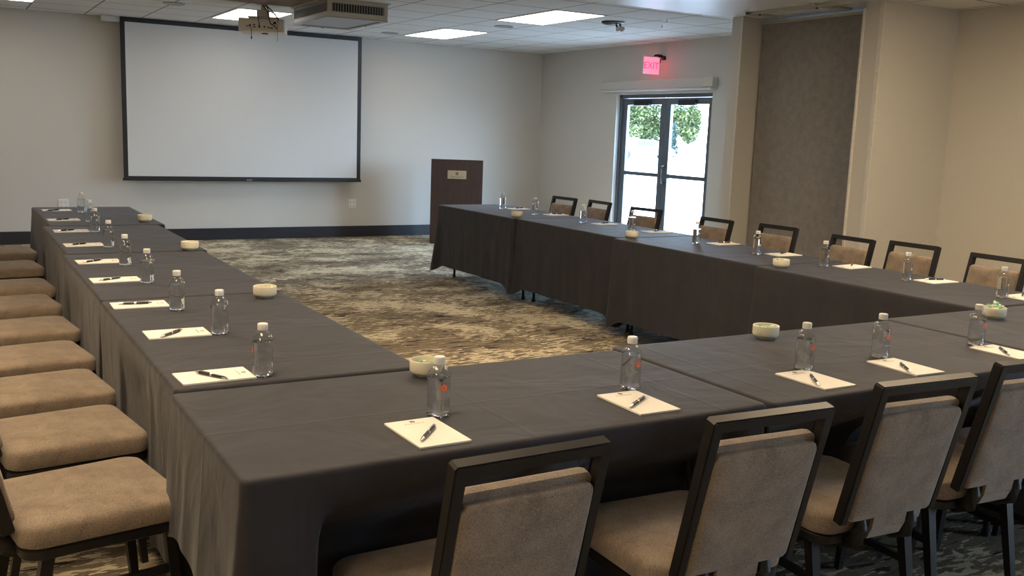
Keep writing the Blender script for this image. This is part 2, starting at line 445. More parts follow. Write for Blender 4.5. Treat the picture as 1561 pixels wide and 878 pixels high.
# ---------------------------------------------------------------- projection screen
t = empty('projection_screen', 'large pull-down projection screen with black border on the back wall', 'screen', (3.4, 12.6, .767))
bm = bmesh.new(); box(bm, -1.72, 1.50, -.06, .085, 1.865, 1.932, .006); link('housing', bm, M['white_metal'], t)
bm = bmesh.new(); w, w2 = 1.519, 1.465
box(bm, -w, -w2, -.075, -.072, .03, 1.93); box(bm, w2, w, -.075, -.072, .03, 1.93); box(bm, -w2, w2, -.075, -.072, 1.875, 1.93); box(bm, -w2, w2, -.075, -.072, .03, .055)
link('border', bm, M['black_satin'], t)
bm = bmesh.new(); box(bm, -w2, w2, -.0745, -.0725, .055, 1.875); link('fabric', bm, M['screen'], t)
bm = bmesh.new(); box(bm, -1.53, 1.53, -.085, -.06, 0, .032, .006); wb = link('weight_bar', bm, M['black_satin'], t)
bm = bmesh.new(); box(bm, -.035, .035, -.088, -.084, .012, .024); link('badge', bm, M['grey_metal'], wb)

# outlets
def outlet(x, z, label):
    t = empty('wall_outlet', label, 'outlet', (x, YB, z), 0, None)
    bm = bmesh.new(); loft(bm, .055, .06, .008, [(0, 0), (.005, 0), (.008, .004)]); bmesh.ops.rotate(bm, matrix=Matrix.Rotation(PI / 2, 3, 'X'), verts=bm.verts)
    link('cover_plate', bm, M['white_plastic'], t)
    for sx_ in (-.026, .026):
        for sz in (-.025, .025):
            bm = bmesh.new(); box(bm, sx_ - .007, sx_ - .004, -.0095, -.007, sz - .008, sz + .006); box(bm, sx_ + .004, sx_ + .007, -.0095, -.007, sz - .008, sz + .006)
            box(bm, sx_ - .018, sx_ + .018, -.0085, -.007, sz - .017, sz - .0155); box(bm, sx_ - .018, sx_ + .018, -.0078, -.0068, sz - .017, sz + .012)
            link('socket', bm, M['outlet_slot'], t)
outlet(4.87, .46, 'white double wall outlet between the screen and the wooden lectern')
outlet(1.22, .47, 'white double wall outlet behind the far end of the left table row')

# ---------------------------------------------------------------- ceiling fittings
def ceiling_light(x, y, mat, label, L=1.20, W=.6):
    t = empty('ceiling_light', label, 'ceiling light', (x, y, H), 0, 'recessed panel lights')
    bm = bmesh.new()
    box(bm, -W / 2 - .004, -W / 2 + .012, -L / 2, L / 2, -.006, -.0005); box(bm, W / 2 - .012, W / 2 + .004, -L / 2, L / 2, -.006, -.0005)
    box(bm, -W / 2, W / 2, -L / 2 - .004, -L / 2 + .012, -.006, -.0005); box(bm, -W / 2, W / 2, L / 2 - .012, L / 2 + .004, -.006, -.0005)
    link('light_frame', bm, M['white_metal'], t)
    bm = bmesh.new(); box(bm, -W / 2 + .012, W / 2 - .012, -L / 2 + .012, L / 2 - .012, -.004, -.001); link('diffuser', bm, mat, t)
ceiling_light(5.50, 11.20, M['lamp'], 'smaller lit ceiling panel nearest the room corner')
ceiling_light(5.50, 8.76, M['lamp'], 'largest lit panel light, over the right table row')
ceiling_light(3.06, 11.16, M['lamp'], 'lit panel light behind the ceiling projector')
ceiling_light(.61, 8.76, M['lamp'], 'lit panel light over the far left tables, out of view')
ceiling_light(.61, 11.20, M['lamp'], 'lit panel light by the back wall at left, out of view')
for i, (x, y) in enumerate(((.25, 4.7), (.25, 2.5), (2.6, 4.7), (5.8, 3.7), (3.9, 2.7), (-1.8, .5))):
    ceiling_light(x, y, M['lamp_warm'], 'warm ceiling panel of the near half, out of view, %s in order' % ('first second third fourth fifth sixth seventh'.split()[i]))

def speaker(x, y, label, r_=.11):
    t = empty('ceiling_speaker', label, 'speaker', (x, y, H), 0, 'round ceiling speakers')
    bm = bmesh.new(); lathe(bm, [(0, -.006), (r_ * .88, -.006), (r_ * .9, -.010), (r_, -.008), (r_, -.0005), (0, -.0005)], 28); g = link('grille', bm, M['grey_metal'], t, True)
speaker(5.58, 9.85, 'round grey ceiling speaker between the two lit panels on the right')
speaker(4.96, 11.67, 'round grey ceiling speaker above the right end of the screen')
speaker(2.14, 10.70, 'round grey ceiling speaker above the left end of the screen')
def sprinkler(x, y, label):
    t = empty('sprinkler', label, 'sprinkler', (x, y, H), 0, 'ceiling sprinklers')
    bm = bmesh.new(); lathe(bm, [(0, -.003), (.035, -.003), (.042, -.001), (.042, -.0005), (0, -.0005)], 20); link('escutcheon', bm, M['white_plastic'], t, True)
    bm = bmesh.new(); lathe(bm, [(0, -.030), (.016, -.030), (.016, -.026), (.005, -.024), (.008, -.002), (0, -.002)], 14); link('sprinkler_head', bm, M['white_metal'], t, True)
sprinkler(6.68, 8.38, 'small white sprinkler disc right of the black ceiling dome')
sprinkler(6.70, 11.46, 'small sprinkler on the ceiling by the room corner')
sprinkler(6.42, 7.98, 'small shiny sprinkler between the chrome-headed dome and the smooth ceiling band')
t = empty('emergency_lamp', 'black round ceiling fixture with two small chrome lamp heads', 'emergency light', (6.16, 8.55, H))
bm = bmesh.new(); lathe(bm, [(0, -.03), (.09, -.028), (.12, -.012), (.12, -.0005), (0, -.0005)], 28); link('base', bm, M['black_metal'], t, True)
for s_, q in ((-1, .02), (1, .07)):
    bm = bmesh.new(); tube(bm, [(q, -.03, -.025), (q, -.05, -.06), (q, -.075, -.075)], [.012, .014, .030], 14); link('lamp_head', bm, M['chrome'], t, True)

# air cleaner box hung under the ceiling
t = empty('air_cleaner', 'boxy ceiling-hung air cleaner with slatted vents beside the projector', 'air cleaner', (3.50, 9.53, H))
hx, hy, zb, zt_ = .305, .52, -.165, -.012
bm = bmesh.new()
box(bm, -hx + .02, hx - .02, -hy + .02, hy - .02, zb + .012, zt_ + .008)
# face frames around the slots
for sgn in (-1, 1):
    yy0, yy1 = (-hy, -hy + .022) if sgn < 0 else (hy - .022, hy)
    box(bm, -hx, hx, yy0, yy1, zb + .0, zb + .045, .003); box(bm, -hx, hx, yy0, yy1, -.04, -.012, .003)
    box(bm, -hx, -hx + .04, yy0, yy1, zb + .04, -.035); box(bm, hx - .04, hx, yy0, yy1, zb + .04, -.035)
link('housing', bm, M['beige_metal'], t)
bm = bmesh.new()
for sgn in (-1, 1):
    xx0, xx1 = (-hx, -hx + .022) if sgn < 0 else (hx - .022, hx)
    box(bm, xx0, xx1, -hy + .0221, hy - .0221, zb, zb + .045, .003); box(bm, xx0, xx1, -hy + .0221, hy - .0221, -.04, -.012, .003)
    link('side_frame', bm, M['grey_metal'], t); bm = bmesh.new()
bm.free()
bm = bmesh.new(); box(bm, -hx + .012, hx - .012, -hy + .012, hy - .012, zb + .05, -.042); link('filter', bm, M['dark_slot'], t)
bm = bmesh.new()
n = 20
for k in range(n):
    x = -hx + .05 + (2 * hx - .10) * k / (n - 1)
    box(bm, x - .0025, x + .0025, -hy + .004, -hy + .016, zb + .04, -.036)
for k in range(34):
    y = -hy + .05 + (2 * hy - .10) * k / 33
    box(bm, -hx + .004, -hx + .014, y - .003, y + .003, zb + .04, -.036)
link('louvre', bm, M['grey_metal'], t)['kind'] = 'stuff'
bm = bmesh.new()
box(bm, -hx, hx, -hy, -hy + .05, zb - .012, zb, .002); box(bm, -hx, hx, hy - .05, hy, zb - .012, zb, .002)
box(bm, -hx, -hx + .05, -hy + .05, hy - .05, zb - .012, zb, .002); box(bm, hx - .05, hx, -hy + .05, hy - .05, zb - .012, zb, .002)
box(bm, -hx + .05, hx - .05, -hy + .05, hy - .05, zb - .002, zb + .01)
link('bottom_panel', bm, M['grey_metal'], t)
bm = bmesh.new()
bm.free()
for (x, y) in ((0, hy - .025), (hx - .025, 0)):
    bm = bmesh.new(); lathe(bm, [(0, zb - .018), (.008, zb - .018), (.010, zb - .012), (0, zb - .012)], 12, (x, y, 0)); link('latch', bm, M['black_metal'], t)
bm = bmesh.new(); box(bm, -hx - .02, hx + .02, -hy - .02, hy + .02, -.012, -.001, .002); link('mounting_flange', bm, M['beige_metal'], t)
bm = bmesh.new(); box(bm, 2.22, 3.14, 8.65, 9.93, H - .012, H - .001, .002)  # thin slab added under the ceiling, standing in for brown stained tiles
tag(link('stained_tiles', bm, M['brown_board']), 'brown stained tiles on the ceiling left of the air cleaner, at the top edge', 'board')

# ---------------------------------------------------------------- projector
t = empty('projector', 'beige ceiling projector with dangling cables in front of the screen', 'projector', (2.88, 10.05, H), R(-22))
w, d_, zt_, zb = .225, .17, -.155, -.285
bm = bmesh.new(); box(bm, -w, w, -d_, d_, zb, zt_, .012, 3); body = link('body', bm, M['projector'], t, True)
bm = bmesh.new(); box(bm, -w + .05, w - .05, -d_ - .003, -d_ + .004, zb + .018, zt_ - .02, .002); link('port_panel', bm, M['projector'], body)
bm = bmesh.new()
for (x, z, a, b2) in ((-.14, .05, .008, .004), (-.11, .06, .010, .007), (-.07, .065, .012, .005), (-.07, .045, .012, .005), (-.02, .05, .008, .012), (.03, .05, .008, .008), (.07, .045, .010, .006), (.10, .04, .014, .006), (.13, .09, .014, .012), (.145, .04, .008, .006)):
    box(bm, x - a, x + a, -d_ - .006, -d_ - .002, zb + z - b2, zb + z + b2)
link('port', bm, M['black_metal'], body)
bm = bmesh.new(); tube(bm, [(.02, d_ - .01, zb + .07), (.02, d_ + .03, zb + .07)], .045, 20); link('lens', bm, M['black_metal'], body, True)
bm = bmesh.new(); lathe(bm, [(0, zb - .012), (.03, zb - .010), (.035, zb + .002), (0, zb + .002)], 16, (.02, -.02, 0)); link('foot', bm, M['black_metal'], body, True)
bm = bmesh.new(); tube(bm, [(0, 0, -.002), (0, 0, -.07)], .022, 14); box(bm, -.06, .06, -.05, .05, -.125, -.06, .006)
box(bm, -.15, .15, -.03, -.01, -.135, -.122, .002); box(bm, -.15, .15, .04, .06, -.135, -.122, .002)
for x in (-.12, .12): tube(bm, [(x, 0, -.13), (x, 0, -.16)], .007, 8); tube(bm, [(x - .03, -.02, -.126), (x + .03, .05, -.126)], .006, 8)
box(bm, -.06, .06, -.06, .06, -.006, -.0005, .002)
link('mount', bm, M['projector'], t)
for pts, r_ in (([(.0, -.02, -.005), (.05, -.06, -.08), (.07, -.16, -.14), (.09, -.19, -.2), (.14, -.18, -.235)], .005),
                ([(.02, -.01, -.005), (.09, -.07, -.06), (.14, -.15, -.12), (.17, -.19, -.16), (.16, -.18, -.185)], .006),
                ([(.03, .0, -.005), (.06, -.08, -.07), (.13, -.13, -.10), (.16, -.18, -.15)], .005),
                ([(-.04, -.1, -.13), (-.03, -.18, -.16), (-.02, -.185, -.2), (-.02, -.178, -.23)], .004),
                ([(-.14, -.178, -.235), (-.11, -.19, -.235), (-.095, -.19, -.26), (-.095, -.19, -.34)], .003),
                ([(.155, -.18, -.20), (.16, -.20, -.21), (.16, -.20, -.37), (.15, -.20, -.385)], .002)):
    bm = bmesh.new(); tube(bm, pts, r_, 8); link('cable', bm, M['black_metal'], t, True)
bm = bmesh.new(); lathe(bm, [(0, -.365), (.006, -.36), (.006, -.335), (0, -.33)], 8, (-.095, -.19, 0)); link('cable_plug', bm, M['black_metal'], t, True)

# ---------------------------------------------------------------- lectern
t = empty('lectern', 'dark walnut lectern with a small brass plaque by the back wall', 'lectern', (6.02, 11.78, 0), R(-27))
bm = bmesh.new(); box(bm, -.345, .345, -.24, -.215, 0, 1.13, .003); fp = link('front_panel', bm, M['walnut'], t)
bm = bmesh.new(); box(bm, -.34, -.315, -.215, .16, 0, 1.10, .002); link('side_panel', bm, M['walnut'], t)
bm = bmesh.new(); box(bm, .315, .34, -.215, .16, 0, 1.10, .002); link('side_panel', bm, M['walnut'], t)
bm = bmesh.new(); box(bm, -.315, .315, -.213, .15, .68, .70); link('shelf', bm, M['walnut'], t)
bm = bmesh.new(); bar(bm, (0, -.215, 1.115), (0, .2, 1.06), .66, .66, .022, .022, Vector((0, 0, 1))); link('reading_top', bm, M['walnut'], t)
bm = bmesh.new(); box(bm, -.125, .125, -.247, -.2405, .875, .985, .002); pl = link('plaque', bm, M['plaque'], t)
bm = bmesh.new(); petals(bm, 5, .024, .018, .0006); bmesh.ops.rotate(bm, matrix=Matrix.Rotation(PI / 2, 3, 'X'), verts=bm.verts); bmesh.ops.translate(bm, vec=(0, -.2475, .945), verts=bm.verts)
link('flower_mark', bm, M['engrave'], pl)
bm = text_bm('MAGNOLIA', .028, 1.25); bmesh.ops.rotate(bm, matrix=Matrix.Rotation(PI / 2, 3, 'X'), verts=bm.verts); bmesh.ops.translate(bm, vec=(0, -.2476, .900), verts=bm.verts)
link('engraved_name', bm, M['engrave'], pl)

# ---------------------------------------------------------------- tables and cloths
TZ = .752
def table(cx, cy, lx, ly, label, group):
    t = empty('folding_table', label, 'table', (cx, cy, 0), 0, group)
    long_y = ly > lx
    a, b2 = (ly / 2, lx / 2) if long_y else (lx / 2, ly / 2)   # a: half length, b2: half width
    def P(u, v_, z): return (v_, u, z) if long_y else (u, v_, z)
    bm = bmesh.new(); loft(bm, lx / 2 - .012, ly / 2 - .012, .03, [(.718, 0), (.744, 0)], 5); link('table_top', bm, M['brown_board'], t)
    for su in (-1, 1):
        for sv in (-1, 1):
            bm = bmesh.new(); u0 = su * (a - .06); v0 = sv * (b2 - .17)
            tube(bm, [P(u0 - su * .10, v0, .718), P(u0 - su * .08, v0, .55), P(u0 - su * .01, v0, .22), P(u0, v0, 0)], .0125, 10)
            lg = link('leg', bm, M['black_metal'], t, True)
            bm = bmesh.new(); p_ = P(u0, v0, 0); lathe(bm, [(0, 0), (.017, 0), (.017, .025), (0, .025)], 12, p_); link('foot_cap', bm, M['rubber'], lg)
        bm = bmesh.new(); tube(bm, [P(u0 - su * .10, -(b2 - .17), .69), P(u0 - su * .10, (b2 - .17), .69)], .010, 8)
        tube(bm, [P(su * (a - .07), -(b2 - .17), .20), P(su * (a - .07), (b2 - .17), .20)], .009, 8)
        link('brace', bm, M['black_metal'], t, True)
    return t

def sm(x): x = max(0., min(1., x)); return x * x * (3 - 2 * x)
def cloth(cx, cy, lx, ly, label, group, hem, fold, flare, pushes=(), corner=None, seed=0):
    """hem, fold, flare: dict side -> value, sides n s e w; corner: dict of (flare, drop) for ne nw sw se"""
    rnd = random.Random(seed); hx, hy, r_ = lx / 2, ly / 2, .022
    corner = corner or {}
    dirs = dict(e=(1, 0), w=(-1, 0), n=(0, 1), s=(0, -1))
    cpos = dict(ne=(hx, hy), nw=(-hx, hy), sw=(-hx, -hy), se=(hx, -hy))
    pts = []
    segs = [((hx, -hy + r_), (hx, hy - r_), (1, 0)), 'ne', ((hx - r_, hy), (-hx + r_, hy), (0, 1)), 'nw', ((-hx, hy - r_), (-hx, -hy + r_), (-1, 0)), 'sw', ((-hx + r_, -hy), (hx - r_, -hy), (0, -1)), 'se']
    a0 = dict(ne=0, nw=90, sw=180, se=270)
    for sg in segs:
        if isinstance(sg, str):
            c_ = cpos[sg]; ox, oy = c_[0] - math.copysign(r_, c_[0]), c_[1] - math.copysign(r_, c_[1])
            for k in range(1, 12):
                a = R(a0[sg] + 90 * k / 12); pts.append((ox + r_ * math.cos(a), oy + r_ * math.sin(a), math.cos(a), math.sin(a)))
        else:
            (ax, ay), (bx, by), (nx, ny) = sg
            L = math.hypot(bx - ax, by - ay); k = int(L / .014)
            for i in range(k + 1): pts.append((ax + (bx - ax) * i / k, ay + (by - ay) * i / k, nx, ny))
    # fold wave along the perimeter
    s = 0; S = []
    for i, p_ in enumerate(pts):
        if i: s += math.hypot(p_[0] - pts[i - 1][0], p_[1] - pts[i - 1][1])
        S.append(s)
    off = rnd.random() * 100
    def wave(s_, t):
        v_ = noise.noise(Vector((s_ * 5.5, t * .5, off))) * .9 + noise.noise(Vector((s_ * 13, t * .8, off + 9))) * .5
        return v_
    rows = [('top', .028), ('top', .010), ('e', .003), ('d', 0)]
    nd = 15
    bm = bmesh.new(); grid = []
    specs = [(0, TZ, .019), (0, TZ, .012), (0, TZ - .0015, .005), (0, TZ - .006, .001), (0, TZ - .014, -.001)]
    for _, z, ins in specs: grid.append([bm.verts.new((p_[0] - p_[2] * ins, p_[1] - p_[3] * ins, z)) for p_ in pts])
    for j in range(1, nd + 1):
        t = j / nd; ring = []
        for i, (x, y, nx, ny) in enumerate(pts):
            wts = {k: max(0, nx * d[0] + ny * d[1]) ** 2 for k, d in dirs.items()}
            g = lambda dct: sum(wts[k] * dct[k] for k in wts)
            cd = 0; cf = 0
            for k, (qx, qy) in cpos.items():
                fl, dr = corner.get(k, (0.0, 0.0)); dd = math.hypot(x - qx, y - qy)
                cf += fl * math.exp(-(dd / .07) ** 2); cd += dr * math.exp(-(dd / .10) ** 2)
            hz = g(hem) - cd + .012 * noise.noise(Vector((S[i] * 4, off, 2)))
            z = (TZ - .014) * (1 - t) + hz * t
            o = (g(flare) + cf) * t ** 1.3 + g(fold) * wave(S[i], t) * sm(t * 1.6)
            for side, c_, hw, dep in pushes:
                d = dirs[side]; dot = nx * d[0] + ny * d[1]
                if dot < .7: continue
                co = (y if d[0] else x)
                m_ = sm((hw + .07 - abs(co - c_)) / .07)
                q = sm((.72 - z) / .23)
                o = o * (1 - m_ * q) - dep * m_ * q
            # lean so that neighbouring skirts hang slightly inside the joint
            if j == 1: o *= .4
            ring.append(bm.verts.new((x + nx * (o + .0015), y + ny * (o + .0015), z)))
        grid.append(ring)
    k = len(pts)
    for a, b2 in zip(grid, grid[1:]):
        for i in range(k): bm.faces.new((a[i], a[(i + 1) % k], b2[(i + 1) % k], b2[i]))
    cv = bm.verts.new((0, 0, TZ))
    prev = grid[0]
    ax_, ay_ = (0, max(0, hy - hx)) if hy > hx else (max(0, hx - hy), 0)   # shrink towards the table's centre line
    for q in (.9, .78, .6, .4, .2, .05):
        ring = []
        for (x, y, nx, ny) in pts:
            tx, ty = max(-ax_, min(ax_, x)), max(-ay_, min(ay_, y))
            ring.append(bm.verts.new((tx + (x - tx) * q, ty + (y - ty) * q, TZ)))
        for i in range(k): bm.faces.new((prev[i], prev[(i + 1) % k], ring[(i + 1) % k], ring[i]))
        prev = ring
    bm.verts.remove(cv)
    bm.faces.new(prev)
    o = link('tablecloth', bm, M['linen'], None, True)
    o.location = (cx, cy, 0)
    pass
    return tag(o, label, 'tablecloth', group)

ORD = ['nearest the camera', 'second from the near end', 'third from the near end', 'fourth from the near end, at the far end']
z4 = lambda n_, s_, e_, w_: dict(n=n_, s=s_, e=e_, w=w_)
# left chairs (x centre, y centre, extra rotation)
LCH = [(.305, 2.85, 10), (.315, 3.48, 8), (.30, 4.07, 7), (.30, 4.66, 8), (.315, 5.30, 6), (.30, 6.02, 7), (.33, 6.66, 5), (.34, 7.54, 6), (.365, 8.40, 5)]
RCH = [(5.11, 3.50, -1), (5.17, 4.12, 2), (5.06, 4.555, -2), (5.14, 5.30, 3), (5.05, 5.91, 0), (5.11, 6.85, 9), (5.17, 7.72, -2), (5.10, 8.19, 6)]
FCH = [(.985, 1.912, 1), (1.675, 1.922, -3), (2.325, 1.982, -4), (2.885, 2.01, -4), (3.355, 1.96, -2)]
# left row
for i, (x0, y0, y1) in enumerate(((.535, 2.76, 4.285), (.54, 4.295, 5.825), (.565, 5.835, 7.365), (.615, 7.375, 8.95))):
    cx, cy, ly = x0 + .385, (y0 + y1) / 2, y1 - y0
    table(cx, cy, .76, ly - .012, 'folding table under the left row cloth, ' + ORD[i], 'tables of the left row')
    ps = [('w', c[1] - cy, .25, max(0, (c[0] + .225) - x0 + .012)) for c in LCH if y0 - .2 < c[1] < y1 + .2]
    far = i == 3
    cloth(cx, cy, .77, ly, 'black tablecloth of the left table row, ' + ORD[i], 'black tablecloths of the left row',
          z4(.14, .14, .14, .13), z4(.012 if far else .0, .0, .010, .026), z4(.03 if far else -.001, -.001, .012, .012), ps,
          dict(ne=(.012, .04), se=(.012, .04), nw=(.008 if not far else .05, .05), sw=(.008, .05)), 10 + i)
# right row
for i, (x0, y0, y1) in enumerate(((4.285, 2.83, 4.335), (4.325, 4.345, 5.865), (4.40, 5.875, 7.425), (4.375, 7.435, 8.97))):
    cx, cy, ly = x0 + .385, (y0 + y1) / 2, y1 - y0
    table(cx, cy, .76, ly - .012, 'folding table under the right row cloth, ' + ORD[i], 'tables of the right row')
    ps = [('e', c[1] - cy, .25, max(0, x0 + .77 - (c[0] - .225) + .04)) for c in RCH if y0 - .3 < c[1] < y1 + .3]
    far = i == 3
    cloth(cx, cy, .77, ly, 'black tablecloth of the right table row, ' + ORD[i], 'black tablecloths of the right row',
          z4(.14, .14, .14, .14), z4(.010 if far else 0, 0, .008, .007), z4(.04 if far else -.001, -.001, .012, .008), ps,
          dict(nw=(.02 if not far else .06, .07), sw=(.022, .07), ne=(.01, .05), se=(.01, .05)), 30 + i)
# front row
FN = ['leftmost, nearest the camera', 'middle one of the front row', 'rightmost, in the right corner']
for i, (x0, x1, y0, y1) in enumerate(((.515, 2.05, 1.972, 2.735), (2.06, 3.565, 1.965, 2.775), (3.575, 5.10, 2.03, 2.81))):
    cx, cy, lx, ly = (x0 + x1) / 2, (y0 + y1) / 2, x1 - x0, y1 - y0
    table(cx, cy, lx - .012, .752, 'folding table under the black cloth of the front row, ' + FN[i], 'tables of the front row')
    ps = [('s', c[0] - cx, .24, max(0, (c[1] + .225) - y0 + .03)) for c in FCH if x0 - .25 < c[0] < x1 + .25]
    cloth(cx, cy, lx, ly, 'black tablecloth of the front row, ' + FN[i], 'black tablecloths of the front row',
          z4(.14, .14 if i else .12, .14, .38 if i == 0 else .14), z4(.006, .010, 0, .014 if i == 0 else 0), z4(.004, .008, -.001 if i < 2 else .02, .02 if i == 0 else -.001), ps,
          dict(sw=(.06 if i == 0 else .008, .28 if i == 0 else .04), se=(.008, .04), nw=(.01, .04), ne=(.008, .04)), 50 + i)

# ---------------------------------------------------------------- chairs
def make_chair():
    root = empty('banquet_chair', '', 'chair')
    tp = lambda y: 1.0 + .03 * y / .22
    bm = bmesh.new(); loft(bm, .218, .220, .055, [(.404, .010), (.409, .002), (.425, 0), (.452, .001), (.460, .004), (.466, .010), (.470, .022), (.474, .05), (.478, .10), (.480, .15)], 8, taper=tp)
    link('seat', bm, M['upholstery'], root, True)
    bm = bmesh.new(); loft(bm, .212, .214, .05, [(.372, .006), (.376, 0), (.398, 0), (.404, .006)], 6, taper=tp); sf = link('seat_frame', bm, M['black_metal'], root, True)
    for sx_ in (-1, 1):
        bm = bmesh.new(); bar(bm, (sx_ * .185, .165, .376), (sx_ * .180, .195, 0), .030, .022); link('leg', bm, M['black_metal'], root)
        bm = bmesh.new(); bar(bm, (sx_ * .185, -.155, .376), (sx_ * .190, -.225, 0), .032, .022); link('leg', bm, M['black_metal'], root)
        bm = bmesh.new(); bar(bm, (sx_ * .1845, .16, .255), (sx_ * .1855, -.165, .255), .016, .016, .022, .022, Vector((0, 0, 1))); link('stretcher', bm, M['black_metal'], root)
    # back, built upright then tilted
    th = math.atan2(.105, .435)
    T = Matrix.Translation((0, -.243, .455)) @ Matrix.Rotation(th, 4, 'X')
    def back(name, fn, mat, parent, smooth=False):
        bm = bmesh.new(); fn(bm); bmesh.ops.transform(bm, matrix=T, verts=bm.verts); return link(name, bm, mat, parent, smooth)
    def fr(bm):
        # one continuous inverted U of rectangular tube
        w, h, tw, td = .186, .440, .024, .034
        o_ = [(-w, 0), (-w, h - .006), (-w + .006, h), (w - .006, h), (w, h - .006), (w, 0), (w - tw, 0), (w - tw, h - tw), (-w + tw, h - tw), (-w + tw, 0)]
        a = [bm.verts.new((x, -td / 2, z)) for x, z in o_]; b2 = [bm.verts.new((x, td / 2, z)) for x, z in o_]
        f1 = bm.faces.new(a); f2 = bm.faces.new(b2)
        for i in range(len(o_)): bm.faces.new((a[i], a[(i + 1) % len(o_)], b2[(i + 1) % len(o_)], b2[i]))
        bmesh.ops.bevel(bm, geom=[e for e in bm.edges if abs(e.verts[0].co.y - e.verts[1].co.y) < 1e-6], offset=.003, segments=2, affect='EDGES')
    bf = back('back_frame', fr, M['black_metal'], root, True)
    rot = Matrix.Rotation(PI / 2, 4, 'X')
    def pad(y_face, depth, h0, h1, hw, sgn):
        def f_(bm):
            hh = (h1 - h0) / 2
            loft(bm, hw, hh, .02, [(0, 0), (depth * .55, 0), (depth * .82, .004), (depth * .95, .012), (depth * 1.08, .035), (depth * 1.15, .07)], 6)
            M_ = Matrix.Translation((0, y_face, (h0 + h1) / 2)) @ Matrix.Rotation(-sgn * PI / 2, 4, 'X')
            bmesh.ops.transform(bm, matrix=M_, verts=bm.verts)
        return f_
    back('back_cushion', pad(.0, .034, .01, .365, .160, 1), M['upholstery'], root, True)
    back('back_panel', pad(.0, .022, .005, .345, .1615, -1), M['upholstery'], root, True)
    bm = bmesh.new()
    prof = [(-.262, .475), (-.256, .43), (-.240, .395), (-.19, .368), (-.14, .362)]
    for (y, z), (y2, z2) in zip(prof, prof[1:]):
        bar(bm, (0, y, z), (0, y2, z2), .13, .13, .012, .012, Vector((0, -1, -.6)))
    link('back_connector', bm, M['upholstery'], root, True)
    for sx_ in (-1, 1):
        bm = bmesh.new(); tube(bm, [(sx_ * .098, -.246, .475), (sx_ * .098, -.250, .43), (sx_ * .098, -.236, .392), (sx_ * .098, -.19, .368), (sx_ * .098, -.12, .366)], [.012, .020, .026, .022, .012], 12); link('hinge_cover', bm, M['black_metal'], root, True)
    return root
chair = make_chair(); used = False
ordn = ['nearest', 'second', 'third', 'fourth', 'fifth', 'sixth', 'seventh', 'eighth', 'farthest']
for i, (x, y, a) in enumerate(LCH):
    place(chair, used, (x, y, 0), R(-90 + a), 'taupe banquet chair left of the left table row, %s' % (ordn[i] + ' from the camera' if i < 8 else 'nearest the back wall'), 'banquet chairs along the left table row'); used = True
rn = ['largest, at the right edge of the photo', 'second from the right edge', 'third from the right edge', 'in front of the near pocket edge, fourth from the right edge', 'fifth from the right edge', 'standing before the glass door, tilted in glare', 'second from the far end, left of the door', 'farthest, nearest the lectern']
rl = ['at the right edge of the photo', 'second from the right edge', 'third from the right edge', 'in front of the charcoal partition panel', 'just right of the glass door', 'directly in front of the glass door', 'just left of the glass door', 'closest to the lectern']
for i, (x, y, a) in enumerate(RCH):
    place(chair, used, (x, y, 0), R(90 + a), 'taupe chair behind the right table row, ' + rl[i], 'banquet chairs behind the right table row')
fl = ['leftmost, cut by the bottom edge', 'second from the left, back to the camera', 'third from the left, floor legs in view', 'fourth from the left, back cut by the frame', 'fifth, mostly hidden behind the fourth']
for i, (x, y, a) in enumerate(FCH):
    place(chair, used, (x, y, 0), R(a), 'taupe banquet chair in the front row, ' + fl[i], 'banquet chairs of the front row')

# ---------------------------------------------------------------- bottles
def make_bottle():
    root = empty('water_bottle', '', 'bottle')
    body = [(0, .004), (.012, .002), (.022, .001), (.029, .0), (.0318, .004), (.0325, .010), (.0318, .016), (.0306, .020), (.0306, .100), (.0318, .104), (.0318, .109), (.0306, .112), (.0285, .120), (.0235, .129), (.0165, .1355), (.0128, .138), (.0128, .143), (.0145, .144), (.0145, .146), (.0128, .147)]
    bm = bmesh.new(); lathe(bm, body, 32)
    # dimples of the moulded base
    for v_ in bm.verts:
        if .002 < v_.co.z < .018:
            a = math.atan2(v_.co.y, v_.co.x); k = 1 + .03 * math.cos(8 * a); v_.co.x *= k; v_.co.y *= k
    sh = link('bottle_body', bm, M['bottle'], root, True)
    bm = bmesh.new(); lathe(bm, [(0, .0045), (.028, .0045), (.0300, .009), (.0295, .018), (.0293, .10), (.0295, .107), (0, .107)], 32); link('water', bm, M['water'], root, True)
    bm = bmesh.new(); lathe(bm, [(0, .162), (.0135, .162), (.0152, .1605), (.0156, .158), (.0156, .143), (.0150, .1415), (.0130, .1415)], 30)
    for v_ in bm.verts:
        if .142 < v_.co.z < .159 : pass
    link('bottle_cap', bm, M['white_plastic'], root, True)
    # printed mark, wrapped round the wall (faces local -Y)
    def wrap(bm, z0):
        for v_ in bm.verts:
            a = v_.co.x / .031; rr = .0309 + v_.co.z
            v_.co = Vector((rr * math.sin(a), -rr * math.cos(a), z0 + v_.co.y))
    bm = bmesh.new(); petals(bm, 6, .012, .0095, .0003); wrap(bm, .082); lb = link('flower_mark', bm, M['orange'], root)
    bm = text_bm('MAGNOLIA', .0052, 1.1)
    for v_ in bm.verts: v_.co.z = abs(v_.co.z) * .5
    wrap(bm, .050); link('printed_name', bm, M['faint_print'], root)
    return root
bot = make_bottle(); used = False
LB = [(.807, 2.834), (.832, 3.47), (.786, 3.978), (.797, 4.698), (.794, 5.315), (.821, 6.087), (.852, 6.927), (.904, 7.622), (.938, 8.407)]
RB = [(4.74, 2.999), (4.754, 3.598), (4.736, 4.189), (4.74, 4.781), (4.77, 5.432), (4.871, 6.348), (4.805, 6.969), (4.806, 7.766), (4.805, 8.385)]
FB = [(1.114, 2.252), (1.77, 2.272), (2.482, 2.244), (2.895, 2.269), (3.461, 2.275)]
